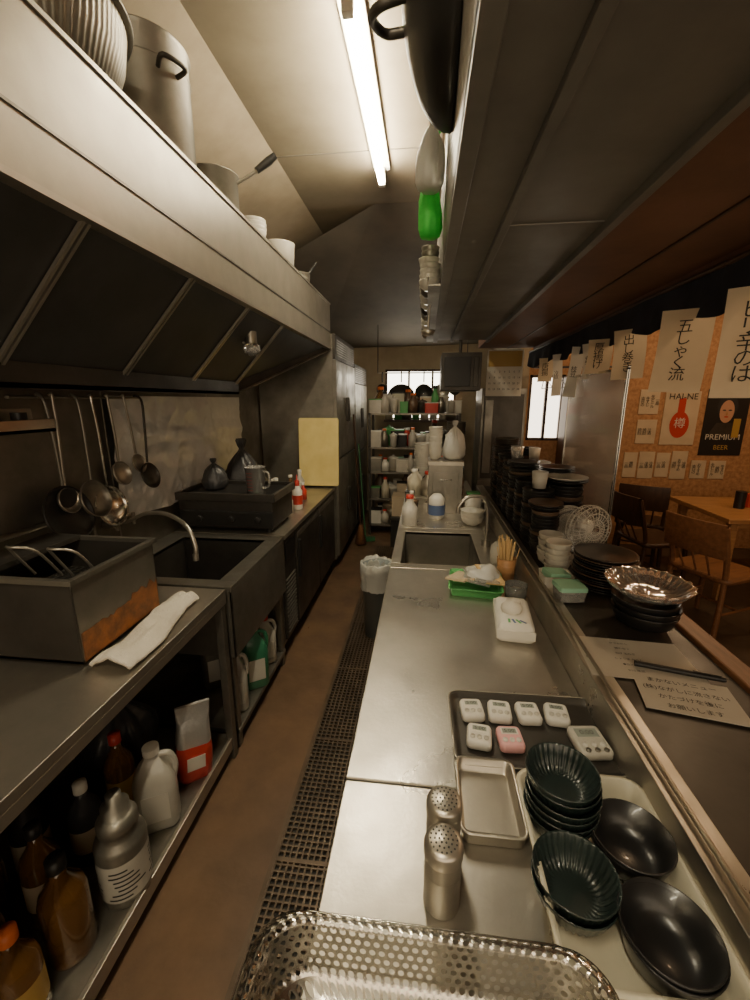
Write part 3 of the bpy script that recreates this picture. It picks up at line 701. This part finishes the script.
for (x,y,r,n,dz,m) in ((.560,1.93,.060,11,.016,blackc),(.565,2.09,.075,15,.016,blackc),(.72,2.18,.083,14,.018,blackc),(.565,2.27,.075,15,.017,blackc),(.72,2.36,.08,17,.016,blackc),(.565,2.45,.078,18,.016,blackc),(.72,2.54,.083,15,.018,blackc),(.565,2.63,.078,19,.016,blackc),(.72,2.71,.07,18,.016,offw),(.565,2.81,.078,19,.017,blackc),(.73,2.88,.078,16,.017,blackc),(.565,2.99,.078,20,.017,blackc),(.73,3.06,.078,20,.017,blackc),(.60,3.21,.09,20,.017,blackc),(.65,3.42,.09,22,.017,steel_dk)):
    stack('dark_bowl_stack' if m is not offw else 'rice_bowl_stack',(x,y,ZS),r,.05,n,dz,m,seg=28,mats=mx if m is blackc else None)
for (x,y,z,r,m2) in ((.72,2.18,ZS+.288,.10,offw),(.560,1.93,ZS+.213,.075,brownpl),(.565,2.45,ZS+.325,.088,blackc),(.72,2.36,ZS+.31,.095,blackc)):
    pstack('small_plate_stack',(x,y,z),r,3,.009,blackc,m2)
for (x,y,z,m2) in ((.565,2.09,ZS+.28,offw),(.565,2.63,ZS+.345,plast),(.73,2.88,ZS+.31,offw)):
    b=B(); b.lathe([(.001,.003),(.028,.003),(.036,.08),(.038,.08),(.031,0),(.001,0)],m2,seg=24); b.done('tea_cup',(x,y,z))
b=B(); b.box(-.14,.14,0,.004,-.36,0,papr); b.box(-.13,.13,-.001,0,-.13,-.01,gold)
for i in range(7):
    for j in range(4): b.text(str(1+i+7*j),Matrix.Translation((-.115+i*.038,-.002,-.17-j*.045))@Matrix.Rotation(PI/2,4,'X'),.022,ink)
b.done('wall_calendar',(.63,3.62,2.04))

# ------------------------------------------------------------------ hanging / stacked by overhead side
b=B(); b.box(.0,.044,1.62,3.10,2.040,2.046,steel_old); b.tube([(.0,1.62,2.07),(.0,3.10,2.07)],.003,steel)
for y in (1.64,2.1,2.6,3.08): b.tube([(.045,y,2.045),(.0,y,2.045),(.0,y,2.07)],.003,steel)
b.done('side_shelf')
random.seed(5)
for k,(y,r,n,mm) in enumerate(((1.72,.038,5,offw),(1.83,.035,9,steel_old),(1.95,.038,7,offw),(2.07,.036,10,offw),(2.20,.038,7,steel_dk),(2.34,.036,11,steel_old),(2.48,.038,8,offw),(2.64,.038,9,offw),(2.82,.038,12,steel_dk),(3.0,.038,9,steel_old))):
    stack('small_bowl_stack',(.004,y,2.047),r,.035,n,.018,mm,seg=24)
for (y,m2) in ((1.9,steel),):
    b=B(); b.tube([(.01,y,2.03),(.005,y,1.94)],.004,m2); b.lathe([(.001,0),(.022,.006),(.03,.02),(.031,.02),(.023,.003),(.001,-.003)],m2,(.005,y,1.915),20); b.tube([(.01,y,2.03),(.015,y,2.038)],.003,m2); b.done('hanging_ladle')
b=B(); bag(b,(0,0,0),.040,.22,greenbr,4,7); b.tube(bez([(0,0,.20),(.01,0,.27),(.043,.0,.33)],4),.005,greenbr,8); b.done('green_net_bag',(.0,1.56,2.17))
b=B(); bag(b,(0,0,0),.045,.20,bagm,6,7); b.tube(bez([(0,0,.18),(.01,0,.22),(.043,.0,.24)],4),.004,bagm,8); b.done('hanging_plastic_bag',(-.002,1.47,2.27))
b=B(); R=.25
pr=[(.001,-.0)]+[(R*math.sin(a),.11*(1-math.cos(a))) for a in [PI/2*k/10 for k in range(1,11)]]
M=Matrix.Translation((-.07,1.02,2.46))@Matrix.Rotation(PI/2,4,'Y')
b.lathe(pr+[(q*.985,z+.004) for q,z in reversed(pr)],black,M=M,seg=44)
b.tube(bez([(-.055,.95,2.36),(-.10,.95,2.35),(-.12,.99,2.36),(-.10,1.04,2.37),(-.06,1.04,2.37)],5),.009,steel_dk,8)
b.done('hanging_wok')

# ------------------------------------------------------------------ under left counter
b=B(); 
b.lathe([(.001,0),(.072,0),(.074,.006),(.074,.20),(.070,.215),(.055,.225),(.052,.25),(.058,.255),(.058,.28),(.045,.30),(.04,.30),(.04,.33),(.022,.34),(.022,.37),(.001,.37)],alum,seg=36)
b.lathe([(.0748,.03),(.0748,.17)],offw,seg=36)
for k in range(7):
    for q in range(4):
        a0=q*PI/2+random.uniform(0,.4); L=random.uniform(.6,1.1)
        vs=[(.0756*math.cos(a0+L*i/6),.0756*math.sin(a0+L*i/6),.040+k*.017+dz) for dz in (0,.006) for i in range(7)]
        b.add(vs,[(i,i+1,i+8,i+7) for i in range(6)],ink)
b.done('metal_canister',(-.925,.95,.1))
def bottle(name,loc,r,h,m,cap,label=None):
    b=B(); b.lathe([(.001,0),(r,0),(r*1.02,.01),(r*1.02,h*.60),(r*.9,h*.68),(r*.36,h*.82),(r*.34,h*.9),(.001,h*.9)],m,seg=28)
    b.lathe([(r*.42,h*.89),(r*.42,h),(.001,h)],cap,seg=18)
    if label: b.lathe([(r*1.03,h*.18),(r*1.03,h*.48)],label,seg=28)
    return b.done(name,loc)
bottle('oil_bottle',(-.975,.785,.1),.058,.33,amber,black,None); bottle('oil_bottle',(-1.12,.86,.1),.05,.33,amber,black,papr2)
bottle('sauce_bottle',(-.975,.64,.1),.05,.30,amber,orange,gold); bottle('oil_bottle',(-1.12,.68,.1),.05,.32,amber,black,papr2)
bottle('oil_bottle',(-1.12,1.03,.1),.05,.30,greybag,white,papr2); bottle('oil_bottle',(-1.12,1.2,.1),.05,.34,amber,red,gold)
bottle('sauce_bottle',(-1.25,.95,.1),.05,.36,black,red,papr2); bottle('oil_bottle',(-1.25,.80,.1),.05,.34,amber,white,None)
def jug(name,loc,w,d,h,m,cap,rot=0):
    b=B(); rrt(b,w,d,.03,[(.008,0),(0,.012),(0,h*.62),(w*.12,h*.74),(w*.28,h*.84),(w*.33,h*.88),(w*.33,h*.92)],m,cap1=True)
    b.lathe([(w*.2,0),(w*.2,h*.08),(.001,h*.08)],cap,(0,0,h*.92),18)
    b.tube(bez([(w*.10,0,h*.88),(w*.40,0,h*.86),(w*.52,0,h*.72),(w*.46,0,h*.55)],5),.011,m,8)
    b.box(-w*.32,w*.32,-d/2-.001,-d/2+.0,h*.15,h*.5,papr) 
    return b.done(name,loc,(0,0,rot),bevel=.003)
jug('detergent_jug',(-.955,1.17,.1),.14,.11,.33,offw,white,.5)
jug('detergent_jug',(-.92,1.78,.1),.11,.10,.34,offw,white,.4)
jug('cleaner_jug',(-.90,1.97,.1),.14,.11,.36,gjug,white,.6)
jug('cleaner_jug',(-1.12,1.95,.1),.14,.12,.36,steel_old,black,.6)
jug('detergent_jug',(-.92,2.18,.1),.12,.10,.30,offw,red,.6)
b=B(); 
def bagloop(w,d,z,sd): 
    return [(x*(1+.06*noise.noise(Vector((x*30,y*30,z*12+sd)))),y*(1+.15*noise.noise(Vector((x*25,y*25,z*14+sd)))),z+.006*noise.noise(Vector((x*30,y*20,sd)))) for (x,y,_) in rr(w,d,min(w,d)*.35,0,6)]
L1=[bagloop(w,d,z,2) for (w,d,z) in ((.11,.07,0),(.135,.09,.02),(.14,.10,.08),(.138,.10,.14),(.135,.09,.17))]
L2=[bagloop(w,d,z,2) for (w,d,z) in ((.135,.09,.17),(.13,.08,.22),(.125,.05,.27),(.13,.016,.30),(.132,.012,.34))]
b.loft(L1,red,True,True); b.loft(L2,silverbag,True,False,True)
b.cb((0,-.053,.10),(.07,.002,.06),papr)
b.done('flour_bag',(-.93,1.37,.1),(.0,.06,.7))
b=B(); bag(b,(0,0,0),.15,.36,greybag,5); b.done('garbage_bag',(-1.28,1.40,.1))
b=B(); b.box(-.16,.16,-.13,.13,0,.22,woodl).box(-.165,.165,-.135,.135,.21,.23,rust).done('cardboard_box',(-1.32,.40,.1))

b=B(); b.box(-.505,-.215,.0,4.6,-.0005,.001,pit)
for k in range(13): x=-.50+k*.0228; b.box(x,x+.0065,.0,4.6,.001,.010,gratem)
y=.01
while y<4.58: b.box(-.50,-.22,y,y+.0065,.002,.0095,gratem); y+=.0228
for k in range(9): b.box(-.505,-.215,k*.57,k*.57+.012,.001,.011,gratem)
b.box(-.515,-.50,0,4.6,.0,.012,gratem).box(-.22,-.205,0,4.6,.0,.012,gratem)
b.done('floor_grate')
b=B(); b.lathe([(.001,0),(.085,0),(.105,.52),(.11,.52),(.11,.53),(.1,.53),(.08,.01),(.001,.01)],mat('blue_grey_bin',(.22,.25,.25),.5),seg=32)
n=48
loops=[]
for (r,z) in ((.088,.30),(.098,.50),(.108,.55),(.118,.54),(.120,.48),(.114,.40),(.118,.36)):
    loops.append([((r+.007*noise.noise(Vector((math.cos(2*PI*k/n)*4,math.sin(2*PI*k/n)*4,z*9))))*math.cos(2*PI*k/n),(r+.007*noise.noise(Vector((math.cos(2*PI*k/n)*4,math.sin(2*PI*k/n)*4,z*9))))*math.sin(2*PI*k/n),z+.02*noise.noise(Vector((k*.5,z*3,2)))) for k in range(n)])
b.loft(loops,bagm); b.done('trash_bin',(-.30,2.72,.012))

# ------------------------------------------------------------------ far end
SX0,SX1=-.66,.42
b=B()
for z in (.12,.45,.78,1.08): b.box(SX0,SX1,5.0,5.4,z,z+.02,steel_old)
for x in (SX0,SX1-.03):
    for y in (5.0,5.37): b.box(x,x+.03,y,y+.03,0,1.5,steel_dk)
b.box(SX0,SX1,5.0,5.4,1.48,1.50,steel_old)
b.done('storage_shelf')
random.seed(11)
def clutter(name,x,y,z,k,sc=1.):
    b=B(); mm=random.choice([white,offw,cream,steel,amber,offw,steel_old,alum,white,papr2,black,green,red,brownpl]); r=random.uniform(.035,.06)*sc; h=random.uniform(.13,.24)*sc
    if k%3==0: rrt(b,r*2.4,r*2,.012,[(.003,0),(0,h*.7),(0,h*.72)],mm,cap1=True); rrt(b,r*2.5,r*2.1,.012,[(0,h*.72),(0,h*.78)],random.choice([white,offw,green,black]),cap1=True)
    elif k%3==1: b.lathe([(.001,0),(r,0),(r,h*.6),(r*.45,h*.82),(r*.4,h),(.001,h)],mm,seg=20); b.lathe([(r*.5,h*.93),(r*.5,h*1.05),(.001,h*1.05)],random.choice([red,white,orange,black]),seg=14)
    else: b.lathe([(.001,.003),(r*.8,.003),(r,h*.6),(r*1.08,h*.62),(r*1.08,h*.66),(r*.6,h*.72),(r*.2,h*.74),(r*.2,h*.8),(.001,h*.8)],mm,seg=24)
    b.done(name,(x,y,z))
i=0
for z in (.14,.47,.80,1.10,1.50):
    x=SX0+.08
    while x<SX1-.06:
        clutter('shelf_container',x,5.08+random.uniform(0,.04),z,i,1.1); clutter('shelf_container',x+.04,5.27,z,i+1,1.3); i+=1; x+=random.uniform(.10,.12)
x=-.5
for k in range(8): clutter('window_bottle',x,6.10,1.38,1+3*k,1.3); x+=.125
b=B(); b.box(-.57,.43,6.0,6.2,1.35,1.38,woodd); b.done('trim_windowsill')
b=B(); b.tube([(-.6,5.5,1.98),(.5,5.5,1.98)],.008,steel); 
for x in (-.6,.5): b.tube([(x,5.5,1.98),(x,5.5,2.55)],.006,steel_dk)
b.done('hanging_rail')
for (x,r,m) in ((-.30,.18,steel_dk),(-.02,.11,black),(.2,.10,steel),(.36,.07,black),(-.54,.07,steel_dk)):
    b=B(); M=Matrix.Translation((0,0,-.13-r))@Matrix.Rotation(PI/2,4,'X')
    b.lathe([(.001,0),(r*.8,0),(r,.04),(r-.003,.04),(r*.78,.004),(.001,.004)],m,M=M,seg=32); b.tube([(0,-.0,-.11),(0,-.01,0),(0,.0,.015)],.008,m,8); b.done('hanging_pan',(x,5.48,1.975))
b=B(); b.tube([(-.76,4.9,1.15),(-.66,4.72,.03)],.008,dgreen,10); b.cb((-.65,4.74,.03),(.20,.05,.05),dgreen,(0,0,.3)); b.done('floor_mop')
b=B(); b.tube([(-.76,4.55,1.5),(-.70,4.60,.25)],.010,woodd,10); b.lathe([(.02,.0),(.07,-.22),(.001,-.22)],wood,(-.70,4.60,.25),16); b.done('broom')
b=B(); b.box(.50,.88,3.9,4.35,0,1.75,steel_old).box(.52,.86,3.885,3.90,.95,1.70,steel_dk).box(.53,.60,3.88,3.887,1.0,1.65,steel_old).box(.50,.88,3.88,3.90,.85,.93,steel_old); b.done('display_refrigerator',bevel=.004)
b=B(); b.box(.12,.42,3.4,3.75,1.72,2.0,steel_dk).box(.14,.34,3.39,3.40,1.75,1.97,black).box(.36,.40,3.39,3.4,1.75,1.97,steel_dk); b.tube([(.27,3.57,2.0),(.27,3.57,3.1)],.012,steel_dk); b.done('microwave_oven',bevel=.004)
b=B(); b.box(-.15,.448,3.47,4.3,.82,.85,steel).box(-.12,.44,3.5,4.28,.12,.82,steel_dk)
for x in (-.09,.38):
    for y in (3.55,4.2): b.box(x,x+.03,y,y+.03,0,.12,black)
b.done('prep_counter',bevel=.003)
for k in range(8): clutter('condiment_bottle',-.07+.12*(k%4),3.58+.2*(k//4),.85,1+3*k,1.3)
for (x,y,z,k) in ((-.08,2.68,.85,1),(-.10,3.30,.85,3),(-.08,3.13,.85,4),(-.06,2.98,.85,2),(.38,3.33,.85,2),(.37,3.08,.85,3)): clutter('condiment_bottle',x,y,z,k,.85)
stack('soup_bowl_stack',(.0,4.05,.85),.09,.06,18,.02,offw); stack('metal_bowl_stack',(.3,4.08,.85),.09,.06,28,.02,alum)
b=B(); b.box(-.35,.0,4.55,4.85,0,.35,black).box(-.36,.01,4.54,4.86,.33,.37,steel_dk); b.done('plastic_crate',bevel=.005)
b=B(); b.box(-.34,-.02,4.57,4.83,.371,.60,papr2).box(-.20,-.16,4.565,4.57,.371,.60,gold); b.done('delivery_carton')

# ------------------------------------------------------------------ dining side
b=B(); b.box(1.50,1.98,4.60,4.98,0,1.9,woodd)
for z in (.5,.95,1.4): b.box(1.52,1.96,4.585,4.60,z,z+.40,wood)
b.done('dining_cabinet',bevel=.004)
def poster(name,x0,x1,z0,z1,m,fn=None):
    b=B(); b.box(x0,x1,4.990,4.998,z0,z1,m)
    if fn: fn(b,(x0+x1)/2,(z0+z1)/2,x1-x0,z1-z0)
    b.done(name)
RX=Matrix.Rotation(PI/2,4,'X')
def disc(b,cx,cz,rx,rz,m,y,n=24): b.add([(cx+rx*math.cos(2*PI*k/n),y,cz+rz*math.sin(2*PI*k/n)) for k in range(n)],[tuple(range(n))],m)
def face(b,cx,cz,w,h):
    disc(b,cx,cz+h*.24,w*.24,h*.17,ink,4.988); disc(b,cx,cz+h*.17,w*.17,h*.17,skin,4.986)
    disc(b,cx-w*.07,cz+h*.19,.018,.007,ink,4.984);disc(b,cx+w*.07,cz+h*.19,.018,.007,ink,4.984);disc(b,cx,cz+h*.09,.022,.007,red,4.984); disc(b,cx,cz+h*.14,.010,.022,woodl,4.984)
    b.add([(cx-w*.42,4.987,cz-h*.25),(cx+w*.42,4.987,cz-h*.25),(cx+w*.2,4.987,cz-h*.0),(cx-w*.2,4.987,cz-h*.0)],[(0,1,2,3)],steel_dk)
    b.text("PREMIUM",Matrix.Translation((cx,4.984,cz-h*.22))@RX,.085,papr); b.text("BEER",Matrix.Translation((cx,4.984,cz-h*.38))@RX,.07,gold)
    b.cb((cx+w*.28,4.985,cz-h*.08),(.07,.003,.2),gold)
poster('beer_poster',3.0,3.42,1.06,1.76,black,face)
def bot(b,cx,cz,w,h):
    disc(b,cx,cz-h*.12,w*.28,h*.25,red,4.988); b.cb((cx,4.987,cz+h*.18),(.07,.003,.22),red); b.text("HAI-NE",Matrix.Translation((cx,4.984,cz+h*.40))@RX,.09,ink); b.text("樽",Matrix.Translation((cx,4.984,cz-h*.1))@RX,.12,papr)
poster('bottle_poster',2.58,2.93,1.17,1.74,papr2,bot)
def lines(b,cx,cz,w,h):
    n=int(w/.05)
    for k in range(n): b.text("\n".join(random.choice(["本日の","生ビール","冷酒","焼酎","一品","おすすめ","牛すじ"])),Matrix.Translation((cx-w/2+.03+k*.05,4.985,cz))@RX,.042,ink)
for (x0,x1,z0,z1) in ((2.33,2.53,1.18,1.44),(2.24,2.38,.80,1.08),(2.40,2.56,.79,1.09),(2.58,2.72,.81,1.08),(2.74,2.90,.79,1.10),(3.55,3.9,1.2,1.7),(2.32,2.52,1.50,1.76),(2.95,3.1,.80,1.0),(3.14,3.30,.80,1.0)):
    poster('menu_poster',x0,x1,z0,z1,papr2,lines)

def chair(name,loc,rot,m):
    b=B(); s=.21
    for x in (-s,s):
        b.tube([(x*.95,-.20,0),(x*.85,-.18,.44)],[.016,.02],m,8)
        b.tube(bez([(x*1.0,.24,0),(x*.88,.19,.44),(x*.92,.24,.66),(x*.92,.29,.84)],5),.018,m,8)
        b.tube([(x*.9,-.19,.2),(x*.93,.215,.2)],.010,m,8)
    b.tube([(-s*.9,.0,.2),(s*.9,0,.2)],.01,m,8)
    rrt(b,.45,.43,.06,[(.012,.425),(0,.435),(0,.455),(.012,.465)],m,cap1=True)
    n=8
    vs=[]
    for k in range(n+1):
        x=-s*.98+2*s*.98*k/n; y=.265+.03*math.sin(PI*k/n)
        vs+=[(x,y,.62),(x,y+.03,.86),(x,y+.018,.62),(x,y+.05,.86)]
    fs=[]
    for k in range(n):
        a=4*k; c=a+4; fs+=[(a,c,c+1,a+1),(a+2,a+3,c+3,c+2),(a+1,c+1,c+3,a+3),(a,a+2,c+2,c)]
    b.add(vs,fs,m,True)
    for k in (-1,0,1): b.tube([(k*.09,.20,.46),(k*.10,.29,.63)],.008,m,6)
    return b.done(name,loc,(0,0,rot),bevel=.002)
chair('dining_chair',(2.15,3.15,0),math.radians(115),wood)
chair('dining_chair',(2.05,3.85,0),math.radians(100),woodd)
chair('dining_chair',(2.25,4.45,0),math.radians(150),woodd)
chair('dining_chair',(2.9,2.95,0),math.radians(190),wood)
b=B(); b.box(2.42,3.7,3.50,4.35,.69,.73,woodl)
for x in (2.48,3.58):
    for y in (3.56,4.23): b.box(x,x+.06,y,y+.06,0,.69,woodl)
b.box(2.5,3.62,3.58,3.60,.62,.69,woodl).box(2.5,3.62,4.25,4.27,.62,.69,woodl); b.done('dining_table',bevel=.006)
b=B(); b.box(3.2,4.5,1.8,2.6,.69,.73,woodl)
for x in (3.26,4.38):
    for y in (1.86,2.48): b.box(x,x+.06,y,y+.06,0,.69,woodl)
b.done('dining_table',bevel=.006)
chair('dining_chair',(2.95,2.2,0),math.radians(90),woodd)
b=B(); b.tube([(1.02,4.3,1.95),(1.75,4.3,1.95)],.01,steel_dk)
for x in (1.02,1.75): b.tube([(x,4.3,1.95),(x,4.3,3.1)],.006,steel_dk)
for k in range(5):
    x=1.12+k*.13; b.tube([(x,4.3,1.95),(x,4.3,1.87),(x+.03,4.12,1.76),(x+.03,4.48,1.76),(x,4.3,1.87)],.005,black,6)
b.done('coat_hanger_rail')
b=B(); b.cyl((2.75,3.9,.73),.04,.15,black,16); b.cyl((2.86,3.95,.73),.03,.12,red,16); b.done('condiment_set')

# ------------------------------------------------------------------ world, camera
w=bpy.data.worlds.new('World'); bpy.context.scene.world=w; w.use_nodes=True
w.node_tree.nodes['Background'].inputs[0].default_value=(.9,.8,.65,1); w.node_tree.nodes['Background'].inputs[1].default_value=.15
cam=bpy.data.cameras.new('Camera'); co=bpy.data.objects.new('Camera',cam); C.objects.link(co)
cam.sensor_fit='VERTICAL'; cam.sensor_height=36; cam.sensor_width=27; cam.lens=15.12; cam.clip_start=.02
co.location=(0,0,1.65); co.rotation_euler=(math.radians(90-13.4),0,math.radians(6.6))
bpy.context.scene.camera=co
